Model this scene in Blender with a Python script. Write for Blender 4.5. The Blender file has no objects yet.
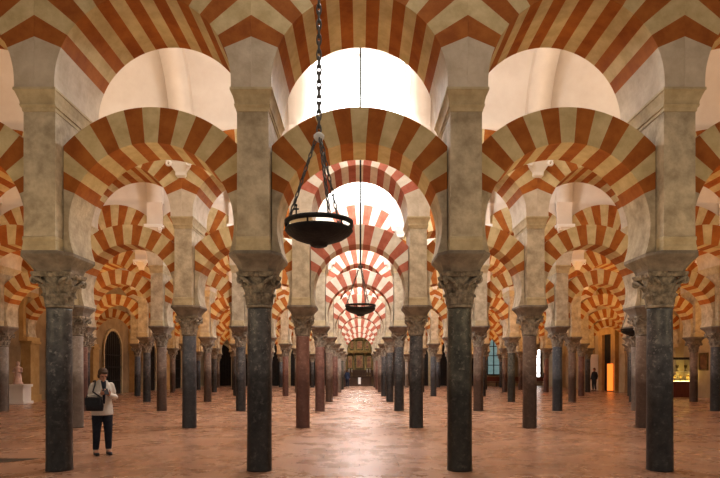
import bpy, bmesh, math, random
from math import sin, cos, pi, radians, sqrt, atan2, asin
from mathutils import Vector, Matrix
random.seed(7)
sc = bpy.context.scene
C = sc.collection

# ------------------------------------------------------------------ camera
F = 567.0
cam_d = bpy.data.cameras.new('camera')
cam = bpy.data.objects.new('camera', cam_d); C.objects.link(cam)
cam.location = (0, 0, 1.47); cam.rotation_euler = (pi/2, 0, 0)
cam_d.sensor_width = 36.0; cam_d.lens = F/720*36; cam_d.shift_y = 133/720; cam_d.shift_x = 0.0007
cam_d.clip_end = 300
sc.camera = cam
sc.view_settings.view_transform = 'Standard'
sc.view_settings.look = 'None'
sc.view_settings.exposure = 0.16
sc.view_settings.gamma = 0.92

# ------------------------------------------------------------------ materials
def mat(name, col, col2=None, scale=4.0, rough=0.8, bump=0.15, bscale=None, metal=0.0, detail=6.0, emis=None, estr=0.0, lo=0.35, hi=0.65, spec=0.3, vary=0.0, stretch=None):
    m = bpy.data.materials.new(name); m.use_nodes = True
    nt = m.node_tree; n = nt.nodes; l = nt.links
    b = n['Principled BSDF']
    b.inputs['Roughness'].default_value = rough
    b.inputs['Metallic'].default_value = metal
    b.inputs['Specular IOR Level'].default_value = spec
    b.inputs['Base Color'].default_value = (*col, 1)
    tc = n.new('ShaderNodeTexCoord')
    src = tc.outputs['Object']
    if stretch:
        mp = n.new('ShaderNodeMapping'); mp.inputs['Scale'].default_value = stretch
        l.new(src, mp.inputs['Vector']); src = mp.outputs['Vector']
    oi = n.new('ShaderNodeObjectInfo')
    ad = n.new('ShaderNodeVectorMath'); ad.operation = 'ADD'
    cmb = n.new('ShaderNodeCombineXYZ')
    mul = n.new('ShaderNodeMath'); mul.operation = 'MULTIPLY'; mul.inputs[1].default_value = 37.0
    l.new(oi.outputs['Random'], mul.inputs[0])
    for k in range(3): l.new(mul.outputs[0], cmb.inputs[k])
    l.new(src, ad.inputs[0]); l.new(cmb.outputs[0], ad.inputs[1])
    vec = ad.outputs[0]
    if col2 is not None:
        nz = n.new('ShaderNodeTexNoise'); nz.inputs['Scale'].default_value = scale; nz.inputs['Detail'].default_value = detail
        nz.inputs['Roughness'].default_value = 0.65
        l.new(vec, nz.inputs['Vector'])
        mr = n.new('ShaderNodeMapRange'); mr.inputs[1].default_value = lo; mr.inputs[2].default_value = hi
        l.new(nz.outputs['Fac'], mr.inputs[0])
        mx = n.new('ShaderNodeMix'); mx.data_type = 'RGBA'
        mx.inputs[6].default_value = (*col, 1); mx.inputs[7].default_value = (*col2, 1)
        l.new(mr.outputs[0], mx.inputs[0])
        out = mx.outputs[2]
        if vary:
            hs = n.new('ShaderNodeHueSaturation')
            mr2 = n.new('ShaderNodeMapRange'); mr2.inputs[3].default_value = 1-vary; mr2.inputs[4].default_value = 1+vary
            l.new(oi.outputs['Random'], mr2.inputs[0]); l.new(mr2.outputs[0], hs.inputs['Value'])
            l.new(out, hs.inputs['Color']); out = hs.outputs['Color']
        l.new(out, b.inputs['Base Color'])
    if bump:
        nb = n.new('ShaderNodeTexNoise'); nb.inputs['Scale'].default_value = bscale or scale*4; nb.inputs['Detail'].default_value = 5
        l.new(vec, nb.inputs['Vector'])
        bp = n.new('ShaderNodeBump'); bp.inputs['Strength'].default_value = bump; bp.inputs['Distance'].default_value = 0.02
        l.new(nb.outputs['Fac'], bp.inputs['Height']); l.new(bp.outputs[0], b.inputs['Normal'])
    if emis:
        b.inputs['Emission Color'].default_value = (*emis, 1); b.inputs['Emission Strength'].default_value = estr
    return m

M = {}
M['red']    = mat('red_voussoir', (.27,.078,.012), (.39,.135,.024), 3.0, .85, .25)
M['cream']  = mat('cream_voussoir', (.46,.355,.185), (.62,.505,.295), 3.5, .85, .25)
M['rose']   = mat('glare_red_voussoir', (.34,.095,.055), (.46,.16,.105), 3.0, .85, .25)  # red for the centre bays: pinker paint, with skylight glare mixed into the colour
M['pale']   = mat('glare_cream_voussoir', (.58,.51,.41), (.72,.66,.56), 3.5, .85, .25)  # cream for the centre bays: paler stone plus skylight glare in the colour
M['stone']  = mat('pier_stone', (.29,.235,.16), (.56,.475,.345), 4.0, .85, .5, detail=9.0, lo=.32, hi=.66, vary=.07)
M['marble_white'] = mat('pale_springer_stone', (.46,.38,.28), (.60,.52,.41), 3.0, .8, .3)
M['mould']  = mat('ochre_moulding', (.40,.32,.195), (.54,.45,.29), 5.0, .8, .25)
M['impost'] = mat('dark_impost_stone', (.15,.125,.10), (.26,.22,.175), 5.0, .85, .4)
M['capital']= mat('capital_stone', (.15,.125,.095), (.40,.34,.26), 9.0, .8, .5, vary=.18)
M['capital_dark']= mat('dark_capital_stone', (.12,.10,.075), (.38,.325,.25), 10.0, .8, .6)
M['plaster']= mat('vault_plaster', (.69,.60,.51), (.77,.69,.60), 1.2, .9, .08)
M['plaster_white']= mat('white_plaster', (.80,.77,.72), (.86,.83,.79), 1.5, .9, .08)
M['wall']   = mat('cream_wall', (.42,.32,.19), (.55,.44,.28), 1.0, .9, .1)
M['ochre']  = mat('ochre_pilaster', (.42,.27,.10), (.55,.38,.17), 2.0, .85, .2)
M['darkwood']= mat('dark_wood', (.035,.018,.010), (.08,.04,.02), 3.0, .45, .1, stretch=(6,1,1))
M['redwood'] = mat('red_brown_wood', (.13,.035,.022), (.20,.06,.035), 3.0, .45, .1, stretch=(6,1,1))
M['iron']   = mat('dark_iron', (.010,.008,.007), (.026,.021,.016), 9.0, .6, .25, metal=.1)
M['steel']  = mat('grey_chain_iron', (.10,.095,.09), (.2,.19,.18), 20, .45, .1, metal=.7)
M['gold']   = mat('old_gold', (.12,.08,.025), (.28,.19,.065), 8, .4, .3, metal=.5)
M['darkgold']= mat('dark_gilt_panel', (.03,.022,.010), (.12,.085,.03), 6, .5, .4, metal=.3)
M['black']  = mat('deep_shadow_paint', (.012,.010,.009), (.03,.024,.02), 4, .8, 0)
M['skylight'] = mat('skylight_glass', (.9,.93,1), None, rough=.3, bump=0, emis=(1.0,.985,.97), estr=1.7)
M['tealglass'] = mat('teal_glass', (.10,.19,.20), (.25,.36,.36), 1.5, .15, 0, emis=(.35,.55,.55), estr=.35)
M['whitepanel'] = mat('white_panel', (.80,.79,.76), (.85,.84,.81), 2, .6, 0)
M['orange'] = mat('orange_lit_panel', (.9,.25,.03), None, rough=.4, bump=0, emis=(1.0,.25,.035), estr=1.25)
M['warmglow'] = mat('case_light_strip', (1,.9,.6), None, rough=.4, bump=0, emis=(1.0,.75,.35), estr=4.0)
def glass(name):
    m = bpy.data.materials.new(name); m.use_nodes = True
    b = m.node_tree.nodes['Principled BSDF']
    b.inputs['Base Color'].default_value = (.9,.97,.95,1); b.inputs['Roughness'].default_value = .02
    b.inputs['Transmission Weight'].default_value = 1.0; b.inputs['IOR'].default_value = 1.08
    return m
M['glass'] = glass('clear_glass')
M['picture'] = mat('dim_painted_canvas', (.10,.03,.02), (.28,.14,.06), 3, .6, .05)
M['skin'] = mat('skin', (.52,.27,.18), (.58,.32,.22), 12, .55, .03)
M['hair'] = mat('brown_hair', (.06,.032,.018), (.13,.075,.04), 60, .5, .3)
M['jacket'] = mat('cream_jacket', (.66,.60,.53), (.74,.69,.62), 14, .85, .15)
M['navy'] = mat('navy_cloth', (.012,.014,.024), (.024,.027,.042), 12, .85, .1)
M['blackleather'] = mat('black_leather', (.012,.012,.016), (.025,.025,.03), 20, .4, .1)
M['redcloth'] = mat('red_cloth', (.30,.04,.035), (.40,.07,.05), 12, .85, .1)
M['bluecloth'] = mat('blue_cloth', (.018,.026,.06), (.03,.045,.09), 12, .85, .1)
M['greycloth'] = mat('charcoal_cloth', (.02,.02,.022), (.04,.04,.045), 12, .85, .1)
M['sock'] = mat('pale_sock', (.6,.52,.45), (.66,.58,.5), 12, .8, .0)
M['statue'] = mat('pale_pink_stone', (.62,.42,.36), (.74,.56,.48), 8, .7, .2)

def marble(name, a, b, vein, scale=5.0, rough=.38, low=(.42,.38,.36)):
    """polished column marble: mottled, veined, hand-darkened over its lower half"""
    m = mat(name, a, b, scale, rough, .12, bscale=30, spec=.45, lo=.3, hi=.7, vary=.1)
    nt = m.node_tree; n = nt.nodes; l = nt.links; bs = n['Principled BSDF']
    old = bs.inputs['Base Color'].links[0].from_socket
    tc = next(x for x in n if x.type == 'TEX_COORD')
    vec = next(x for x in n if x.type == 'VECT_MATH').outputs[0]
    nz = n.new('ShaderNodeTexNoise'); nz.inputs['Scale'].default_value = 14; nz.inputs['Detail'].default_value = 8; nz.inputs['Roughness'].default_value = .75
    l.new(vec, nz.inputs['Vector'])
    mr = n.new('ShaderNodeMapRange'); mr.inputs[1].default_value = .54; mr.inputs[2].default_value = .68
    l.new(nz.outputs['Fac'], mr.inputs[0])
    mx = n.new('ShaderNodeMix'); mx.data_type = 'RGBA'; l.new(mr.outputs[0], mx.inputs[0]); l.new(old, mx.inputs[6]); mx.inputs[7].default_value = (*vein, 1)
    sp = n.new('ShaderNodeSeparateXYZ'); l.new(tc.outputs['Object'], sp.inputs[0])
    n2 = n.new('ShaderNodeTexNoise'); n2.inputs['Scale'].default_value = 3; l.new(vec, n2.inputs['Vector'])
    a2 = n.new('ShaderNodeMath'); a2.operation = 'MULTIPLY_ADD'; a2.inputs[1].default_value = 1.2; l.new(n2.outputs['Fac'], a2.inputs[0]); l.new(sp.outputs['Z'], a2.inputs[2])
    m3 = n.new('ShaderNodeMapRange'); m3.inputs[1].default_value = 1.75; m3.inputs[2].default_value = 2.35
    l.new(a2.outputs[0], m3.inputs[0])
    mm = n.new('ShaderNodeMix'); mm.data_type = 'RGBA'; mm.blend_type = 'MULTIPLY'; mm.inputs[0].default_value = 1
    cr = n.new('ShaderNodeMix'); cr.data_type = 'RGBA'; cr.inputs[6].default_value = (*low, 1); cr.inputs[7].default_value = (1.35,1.33,1.3,1); l.new(m3.outputs[0], cr.inputs[0])
    l.new(mx.outputs[2], mm.inputs[6]); l.new(cr.outputs[2], mm.inputs[7])
    l.new(mm.outputs[2], bs.inputs['Base Color'])
    return m
MB_ = {
 'dark grey':   marble('dark_grey_marble', (.024,.026,.029), (.12,.122,.124), (.27,.265,.255), 6.5),
 'blue-grey':   marble('blue_grey_marble', (.050,.060,.075), (.12,.135,.155), (.25,.26,.28)),
 'dark green-grey': marble('green_grey_marble', (.026,.028,.024), (.12,.122,.10), (.27,.255,.21), 6.5),
 'red-brown':   marble('red_brown_marble', (.13,.065,.05), (.22,.125,.10), (.32,.22,.19), low=(.6,.52,.5)),
 'brown-grey':  marble('brown_grey_marble', (.125,.09,.07), (.22,.175,.145), (.36,.31,.27), low=(.42,.32,.27)),
 'pale grey':   marble('pale_grey_marble', (.20,.18,.16), (.32,.295,.265), (.42,.4,.37), low=(.55,.48,.44)),
}

# floor: worn pinkish brown marble slabs
def floor_mat():
    m = bpy.data.materials.new('worn_terracotta_marble_floor'); m.use_nodes = True
    nt = m.node_tree; n = nt.nodes; l = nt.links; b = n['Principled BSDF']
    tc = n.new('ShaderNodeTexCoord')
    br = n.new('ShaderNodeTexBrick'); br.inputs['Scale'].default_value = 1.0
    br.inputs['Brick Width'].default_value = .62; br.inputs['Row Height'].default_value = .42; br.inputs['Mortar Size'].default_value = .006
    br.inputs['Mortar Smooth'].default_value = .4
    br.inputs['Color1'].default_value = (.37,.195,.12,1); br.inputs['Color2'].default_value = (.425,.24,.152,1); br.inputs['Mortar'].default_value = (.24,.13,.082,1)
    l.new(tc.outputs['Object'], br.inputs['Vector'])
    nz = n.new('ShaderNodeTexNoise'); nz.inputs['Scale'].default_value = 1.1; nz.inputs['Detail'].default_value = 9; nz.inputs['Roughness'].default_value = .7
    l.new(tc.outputs['Object'], nz.inputs['Vector'])
    mr = n.new('ShaderNodeMapRange'); mr.inputs[1].default_value = .3; mr.inputs[2].default_value = .7; mr.inputs[3].default_value = .84; mr.inputs[4].default_value = 1.13
    l.new(nz.outputs['Fac'], mr.inputs[0])
    mx = n.new('ShaderNodeMix'); mx.data_type = 'RGBA'; mx.blend_type = 'MULTIPLY'; mx.inputs[0].default_value = 1
    l.new(br.outputs['Color'], mx.inputs[6]); l.new(mr.outputs[0], mx.inputs[7]); l.new(mx.outputs[2], b.inputs['Base Color'])
    r = n.new('ShaderNodeMapRange'); r.inputs[1].default_value = .3; r.inputs[2].default_value = .7; r.inputs[3].default_value = .20; r.inputs[4].default_value = .36
    l.new(nz.outputs['Fac'], r.inputs[0]); l.new(r.outputs[0], b.inputs['Roughness'])
    nb = n.new('ShaderNodeTexNoise'); nb.inputs['Scale'].default_value = 3.2; nb.inputs['Detail'].default_value = 3
    l.new(tc.outputs['Object'], nb.inputs['Vector'])
    bp = n.new('ShaderNodeBump'); bp.inputs['Strength'].default_value = .18; bp.inputs['Distance'].default_value = .02
    l.new(nb.outputs['Fac'], bp.inputs['Height']); l.new(bp.outputs[0], b.inputs['Normal'])
    b.inputs['Specular IOR Level'].default_value = .5
    return m
M['floor'] = floor_mat()

# ------------------------------------------------------------------ mesh helpers
class MB:
    def __init__(s): s.v = []; s.f = []; s.m = []; s.sm = []
    def vert(s, p): s.v.append(tuple(p)); return len(s.v)-1
    def face(s, idx, mi=0, smooth=False): s.f.append(tuple(idx)); s.m.append(mi); s.sm.append(smooth)
    def quad(s, pts, mi=0, smooth=False): s.face([s.vert(p) for p in pts], mi, smooth)
    def box(s, x0, x1, y0, y1, z0, z1, mi=0):
        s.hexa([(x0,y0,z0),(x1,y0,z0),(x1,y1,z0),(x0,y1,z0),(x0,y0,z1),(x1,y0,z1),(x1,y1,z1),(x0,y1,z1)], mi)
    def hexa(s, p, mi=0):
        i = [s.vert(q) for q in p]
        for q in ((3,2,1,0),(4,5,6,7),(0,1,5,4),(1,2,6,5),(2,3,7,6),(3,0,4,7)): s.face([i[k] for k in q], mi)
    def rings(s, rs, mi=0, smooth=True, cap=True, closed=False):
        ids = [[s.vert(p) for p in r] for r in rs]; n = len(rs[0])
        for a, b in zip(ids, ids[1:] + ([ids[0]] if closed else [])):
            for k in range(n): s.face((a[k], a[(k+1)%n], b[(k+1)%n], b[k]), mi, smooth)
        if cap and not closed:
            s.face(ids[0][::-1], mi); s.face(ids[-1], mi)
    def lathe(s, prof, seg=24, c=(0,0,0), mi=0, smooth=True, cap=True):
        s.rings([[(c[0]+r*cos(2*pi*k/seg), c[1]+r*sin(2*pi*k/seg), c[2]+z) for k in range(seg)] for r, z in prof], mi, smooth, cap)
    def tube(s, pts, rad, seg=8, mi=0, cap=True):
        pts = [Vector(p) for p in pts]; rs = []
        if not hasattr(rad, '__len__'): rad = [rad]*len(pts)
        for i, p in enumerate(pts):
            t = (pts[min(i+1, len(pts)-1)] - pts[max(i-1, 0)]).normalized()
            u = t.cross(Vector((0,0,1)) if abs(t.z) < .9 else Vector((1,0,0))).normalized(); w = t.cross(u)
            rs.append([tuple(p + u*rad[i]*cos(2*pi*k/seg) + w*rad[i]*sin(2*pi*k/seg)) for k in range(seg)])
        s.rings(rs, mi, True, cap)
    def torus(s, c, R, r, axis='z', seg=32, sg=8, mi=0, sx=1, sy=1, rot=None):
        rs = []
        for i in range(seg):
            a = 2*pi*i/seg; ring = []
            for j in range(sg):
                b = 2*pi*j/sg
                p = Vector(((R+r*cos(b))*cos(a)*sx, (R+r*cos(b))*sin(a)*sy, r*sin(b)))
                if rot is not None: p = rot @ p
                ring.append((c[0]+p.x, c[1]+p.y, c[2]+p.z))
            rs.append(ring)
        s.rings(rs, mi, True, False, True)
    def ball(s, c, r, seg=16, rg=10, mi=0, rot=None):
        if not hasattr(r, '__len__'): r = (r,r,r)
        rs = []
        for i in range(rg+1):
            t = -pi/2 + pi*(i+.02 if i == 0 else i-.02 if i == rg else i)/rg
            ring = []
            for k in range(seg):
                p = Vector((r[0]*cos(t)*cos(2*pi*k/seg), r[1]*cos(t)*sin(2*pi*k/seg), r[2]*sin(t)))
                if rot is not None: p = rot @ p
                ring.append((c[0]+p.x, c[1]+p.y, c[2]+p.z))
            rs.append(ring)
        s.rings(rs, mi, True, True)
    def mesh(s, name, mats, fix=True):
        me = bpy.data.meshes.new(name); me.from_pydata(s.v, [], s.f)
        for m in (mats if isinstance(mats, (list, tuple)) else [mats]): me.materials.append(m)
        me.polygons.foreach_set('material_index', s.m); me.polygons.foreach_set('use_smooth', s.sm)
        if fix:
            bm = bmesh.new(); bm.from_mesh(me); bmesh.ops.remove_doubles(bm, verts=bm.verts, dist=1e-5)
            bmesh.ops.recalc_face_normals(bm, faces=bm.faces); bm.to_mesh(me); bm.free()
        me.update(); return me

def link(name, me, parent=None, loc=(0,0,0), rotz=0):
    o = bpy.data.objects.new(name, me); C.objects.link(o); o.parent = parent; o.location = loc; o.rotation_euler = (0,0,rotz)
    return o
def tag(o, label=None, cat=None, group=None, kind=None):
    if label: o['label'] = label
    if cat: o['category'] = cat
    if group: o['group'] = group
    if kind: o['kind'] = kind
    return o
def thing(name, label, cat, loc=(0,0,0), rotz=0, group=None):
    o = bpy.data.objects.new(name, None); C.objects.link(o); o.location = loc; o.rotation_euler = (0,0,rotz)
    o.empty_display_size = .1
    return tag(o, label, cat, group, 'thing')
def struct(name, mb, mats, loc=(0,0,0), fix=True):
    return tag(link(name, mb.mesh(name, mats, fix), None, loc), kind='structure')
def setmat(o, m, i=0):
    o.material_slots[i].link = 'OBJECT'; o.material_slots[i].material = m

# ------------------------------------------------------------------ dimensions
Y0, DY, NROW = 8.5, 6.5, 8
ROWY = [Y0 + DY*k for k in range(NROW)]
YB = 60.5
XL, XR = -16.5, 19.5
SHAFT_T, CAP_T, IMP_T, COR_B, COR_T = 2.47, 2.93, 3.18, 5.13, 5.41
LC, LR, LE, LT = 3.585, 1.19, 1.70, .335      # lower arch: centre height, intrados, extrados, half thickness
UC, UR, UT, UTOP = 5.49, 1.22, .66, 7.66
CR = 1.90; CZ = 7.62-CR; CE = CZ+sqrt(CR*CR-1.499**2)
PW, PD = .222, .53                              # pier half width / depth
UW = .28

# ------------------------------------------------------------------ shared meshes of an arcade bay
def shaft_mesh():
    b = MB(); b.lathe([(.186,0),(.190,.015),(.186,.04),(.183,.5),(.180,1.4),(.174,2.38),(.180,SHAFT_T-.06)], 28); return b.mesh('shaft', MB_['dark grey'])
def necking_mesh():
    b = MB(); b.lathe([(.178,SHAFT_T-.05),(.189,SHAFT_T-.045),(.194,SHAFT_T-.025),(.189,SHAFT_T-.008),(.182,SHAFT_T)], 28); return b.mesh('necking', M['capital'])
def leaf(b, ang, z0, z1, r0, r1, w):
    """acanthus leaf: a ridged strip that hugs the bell and curls out at its tip"""
    n = 7; rows = []
    for i in range(n):
        t = i/(n-1)
        r = r0 + (r1-r0)*(t**2.2)
        z = z0 + (z1-z0)*min(1.0, t*1.15) - (.05*max(0, (t-.8)/.2)**2)
        ww = w*(.85 + .35*sin(pi*min(1, t*1.1)))*(1 - .75*max(0, (t-.7)/.3))
        row = []
        for s_, d in ((-1,-.012),(-.5,.012),(0,.026),(.5,.012),(1,-.012)):
            a = ang + s_*ww/r0*.5
            sc_ = .012*((i % 2)*abs(s_))
            row.append(((r+d-sc_)*cos(a), (r+d-sc_)*sin(a), z))
        rows.append(row)
    ids = [[b.vert(p) for p in r] for r in rows]
    for a_, c_ in zip(ids, ids[1:]):
        for k in range(4): b.face((a_[k], a_[k+1], c_[k+1], c_[k]), 0, False)
def capital_mesh(volutes=False):
    b = MB(); z = SHAFT_T
    b.lathe([(.18,z),(.195,z+.1),(.205,z+.22),(.235,z+.32),(.265,z+.395)], 24)
    for k in range(8): leaf(b, pi/4*k, z+.0, z+.17, .198, .25, .16)
    for k in range(8): leaf(b, pi/4*k+pi/8, z+.12, z+.31, .207, .285, .15)
    for k in range(4):
        a = pi/2*k + pi/4
        b.tube([(.22*cos(a+s*.5), .22*sin(a+s*.5), z+.2) if t == 0 else ((.22+.17*t)*cos(a+s*.5*(1-t)), (.22+.17*t)*sin(a+s*.5*(1-t)), z+.2+.19*sqrt(t)) for s in (1,) for t in (0,.3,.6,1)], [.02,.025,.028,.03], 6)
        b.tube([((.22+.17*t)*cos(a-.5*(1-t)), (.22+.17*t)*sin(a-.5*(1-t)), z+.2+.19*sqrt(t)) for t in (0,.3,.6,1)], [.02,.025,.028,.03], 6)
    for k in range(4):
        a = pi/2*k; b.ball((.255*cos(a), .255*sin(a), z+.425), (.05,.05,.045), 10, 6)
    if volutes: add_volutes(b)
    return b.mesh('capital', M['capital'], False)
def add_volutes(b, ks=range(4)):
    z = SHAFT_T
    for k in ks:
        a = pi/2*k + pi/4
        rot = Matrix.Rotation(a, 3, 'Z') @ Matrix.Rotation(pi/2, 3, 'X')
        c = (.375*cos(a), .375*sin(a), z+.345)
        b.torus(c, .042, .020, seg=16, sg=8, rot=rot); b.ball(c, (.024,.03,.024), 10, 6, rot=Matrix.Rotation(a, 3, 'Z'))
def volute_mesh(k):
    b = MB(); add_volutes(b, [k]); return b.mesh('volute', M['capital'])
def abacus_mesh():
    b = MB(); pts = []
    for k in range(4):
        a = pi/2*k + pi/4
        pts.append((a-.09, .42)); pts.append((a+.09, .42))
        for t, r in ((.2,.325),(.4,.285),(.5,.275),(.6,.285),(.8,.325)):
            pts.append((a+.09+(pi/2-.18)*t, r))
    b.rings([[(r*s*cos(a), r*s*sin(a), z) for a, r in pts] for s, z in ((.93,CAP_T-.065),(.98,CAP_T-.04),(.98,CAP_T-.03),(1.0,CAP_T-.025),(1.0,CAP_T))], smooth=False)
    return b.mesh('abacus', M['capital'])
def rect_prof(prof, name, m):
    b = MB(); b.rings([[(-x,-y,z),(x,-y,z),(x,y,z),(-x,y,z)] for x, y, z in prof], smooth=False); return b.mesh(name, m)
def oct_prof(prof, name, m):
    b = MB(); b.rings([[(-x*.66,-y,z),(x*.66,-y,z),(x,-y*.62,z),(x,y*.62,z),(x*.66,y,z),(-x*.66,y,z),(-x,y*.62,z),(-x,-y*.62,z)] for x, y, z in prof], smooth=False); return b.mesh(name, m)
ME = dict(
 shaft=shaft_mesh(), necking=necking_mesh(), capital=capital_mesh(), capital_full=capital_mesh(True), abacus=abacus_mesh(),
 impost=oct_prof([(.27,.30,CAP_T),(.275,.32,CAP_T+.04),(.295,.37,CAP_T+.09),(.335,.455,IMP_T-.10),(.36,.51,IMP_T-.07),(.375,.535,IMP_T-.05),(.38,.545,IMP_T-.045),(.38,.545,IMP_T)], 'impost_block', M['impost']),
 moulding=rect_prof([(.235,.545,IMP_T+.001),(.235,.545,IMP_T+.07),(.228,.537,IMP_T+.075),(.228,.537,IMP_T+.14),(.234,.543,IMP_T+.145),(.234,.543,IMP_T+.19),(.226,.534,IMP_T+.2)], 'base_moulding', M['mould']),
 pier=rect_prof([(PW,PD,IMP_T+.2),(PW,PD,COR_B)], 'pier_block', M['stone']),
 cornice=rect_prof([(.232,.545,COR_B),(.235,.56,COR_B+.05),(.25,.57,COR_B+.055),(.255,.585,COR_B+.085),(.245,.58,COR_B+.09),(.25,.59,COR_B+.13),(.268,.62,COR_B+.19),(.285,.655,COR_B+.24),(.295,.67,COR_B+.245),(.295,.67,COR_T)], 'cornice', M['mould']),
)
ME_vol = [volute_mesh(k) for k in range(4)]
STEP = 9.0
def sectors(lo, hi): # angles (deg from vertical) with stripe index -> (a0,a1,mi)
    out = []
    for j in range(-7, 8):
        out.append((j*STEP-STEP/2, j*STEP+STEP/2, 1 if abs(j) % 2 == 0 else 0))
    return out
def wedge(b, inner, outer, y, mi, smooth_in=True, ends=True):
    """a slab between an inner and outer polyline, thickness 2y"""
    n = len(inner)
    fi = [b.vert((x,-y,z)) for x, z in inner]; fo = [b.vert((x,-y,z)) for x, z in outer]
    bi = [b.vert((x, y,z)) for x, z in inner]; bo = [b.vert((x, y,z)) for x, z in outer]
    for k in range(n-1):
        b.face((fi[k], fo[k], fo[k+1], fi[k+1]), mi); b.face((bi[k+1], bo[k+1], bo[k], bi[k]), mi)
        b.face((fi[k+1], bi[k+1], bi[k], fi[k]), mi, False); b.face((fo[k], bo[k], bo[k+1], fo[k+1]), mi)
def polar(c, R, a): a = radians(a); return (R*sin(a), c+R*cos(a))
LXO = 1.5-.237
def lower_outer(a):
    s = abs(sin(radians(a))); r = LE if s < 1e-6 else min(LE, LXO/s)
    return polar(LC, r, a)
def upper_outer(a):
    s = abs(sin(radians(a))); c = cos(radians(a)); r = 1e9
    if s > 1e-6: r = 1.499/s
    d = CZ-UC   # circle of radius CR about height CZ
    r = min(r, d*c + sqrt(max(0, CR*CR - d*d*s*s)))
    return polar(UC, r, a)
def ring_mesh(name, c, R, outer, T, crit):
    b = MB()
    for a0, a1, mi in sectors(0, 0):
        br = sorted(set([a0 + (a1-a0)*t/4 for t in range(5)] + [x for x in crit if a0 < x < a1]))
        wedge(b, [polar(c, R, a) for a in br], [outer(a) for a in br], T, mi)
    return b.mesh(name, [M['red'], M['cream']])
A7 = 7.5*STEP
amax = 90 + math.degrees(asin((LC-IMP_T-.001)/LR))
acrit_l = math.degrees(asin(LXO/LE))
acrit_u = math.degrees(math.atan2(1.499, CE-UC))
ME['lower'] = ring_mesh('voussoir_ring', LC, LR, lower_outer, LT, [acrit_l, -acrit_l])
ME['upper'] = ring_mesh('voussoir_ring', UC, UR, upper_outer, UT, [acrit_u, -acrit_u])
def springer(kind, s):
    b = MB()
    if kind == 'lower':
        br = [A7 + (amax-A7)*t/10 for t in range(11)]
        inn = [polar(LC, LR, s*a) for a in br]
        out = [(s*LXO, max(IMP_T+.001, lower_outer(s*a)[1])) for a in br[:-1]] + [(s*LXO, IMP_T+.001)]
        wedge(b, inn, out, LT, 0)
    else:
        br = [A7 + (90-A7)*t/6 for t in range(7)]
        inn = [polar(UC, UR, s*a) for a in br] + [(s*UR, COR_T+.001)]
        out = [upper_outer(s*a) for a in br] + [(s*1.499, COR_T+.001)]
        wedge(b, inn, out, UT, 0)
    return b.mesh('springer', M['stone'] if kind == 'lower' else M['marble_white'])
b = MB(); xs_ = [-1.499+2.998*i/20 for i in range(21)]
wedge(b, [(x, CZ+sqrt(CR*CR-x*x)) for x in xs_], [(x, UTOP) for x in xs_], UT-.10, 0)
ME['infill'] = b.mesh('plaster_infill', M['plaster'])
ME['spr'] = {(k, s): springer(k, s) for k in ('lower','upper') for s in (-1, 1)}

# ------------------------------------------------------------------ arcades
ORD = ['first','second','third','fourth','fifth','sixth','seventh','eighth']
ROWN = ['nearest arcade'] + [ORD[k]+' arcade back' for k in range(1, 7)] + ['farthest arcade']
def colpos(x):
    i = int(round((abs(x)-1.5)/3)); return ('%s column %s of the aisle' % (ORD[i], 'left' if x < 0 else 'right'))
def baypos(x):
    i = int(round(abs(x)/3))
    if i == 0: return 'bay over the central aisle'
    return '%s bay %s of the central aisle' % (ORD[i-1], 'left' if x < 0 else 'right')
FIX = {(0,-4.5):'dark grey',(0,-1.5):'dark grey',(0,1.5):'dark green-grey',(0,4.5):'dark grey',(0,-7.5):'brown-grey',(0,7.5):'dark grey',
       (1,-4.5):'blue-grey',(1,-1.5):'red-brown',(1,1.5):'dark grey',(1,4.5):'brown-grey',(1,-7.5):'pale grey',(1,7.5):'brown-grey',
       (2,-1.5):'red-brown',(2,1.5):'dark grey',(2,4.5):'brown-grey',(2,7.5):'blue-grey',(2,-4.5):'dark grey',(2,-7.5):'brown-grey',(2,-13.5):'pale grey',(2,13.5):'dark grey',
       (3,-1.5):'brown-grey',(3,1.5):'dark grey',(3,7.5):'dark green-grey'}
def lim(k):
    return {0:(-7.5,7.5), 1:(-10.5,10.5), 2:(-13.5,13.5)}.get(k, (-13.5,16.5))
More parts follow.
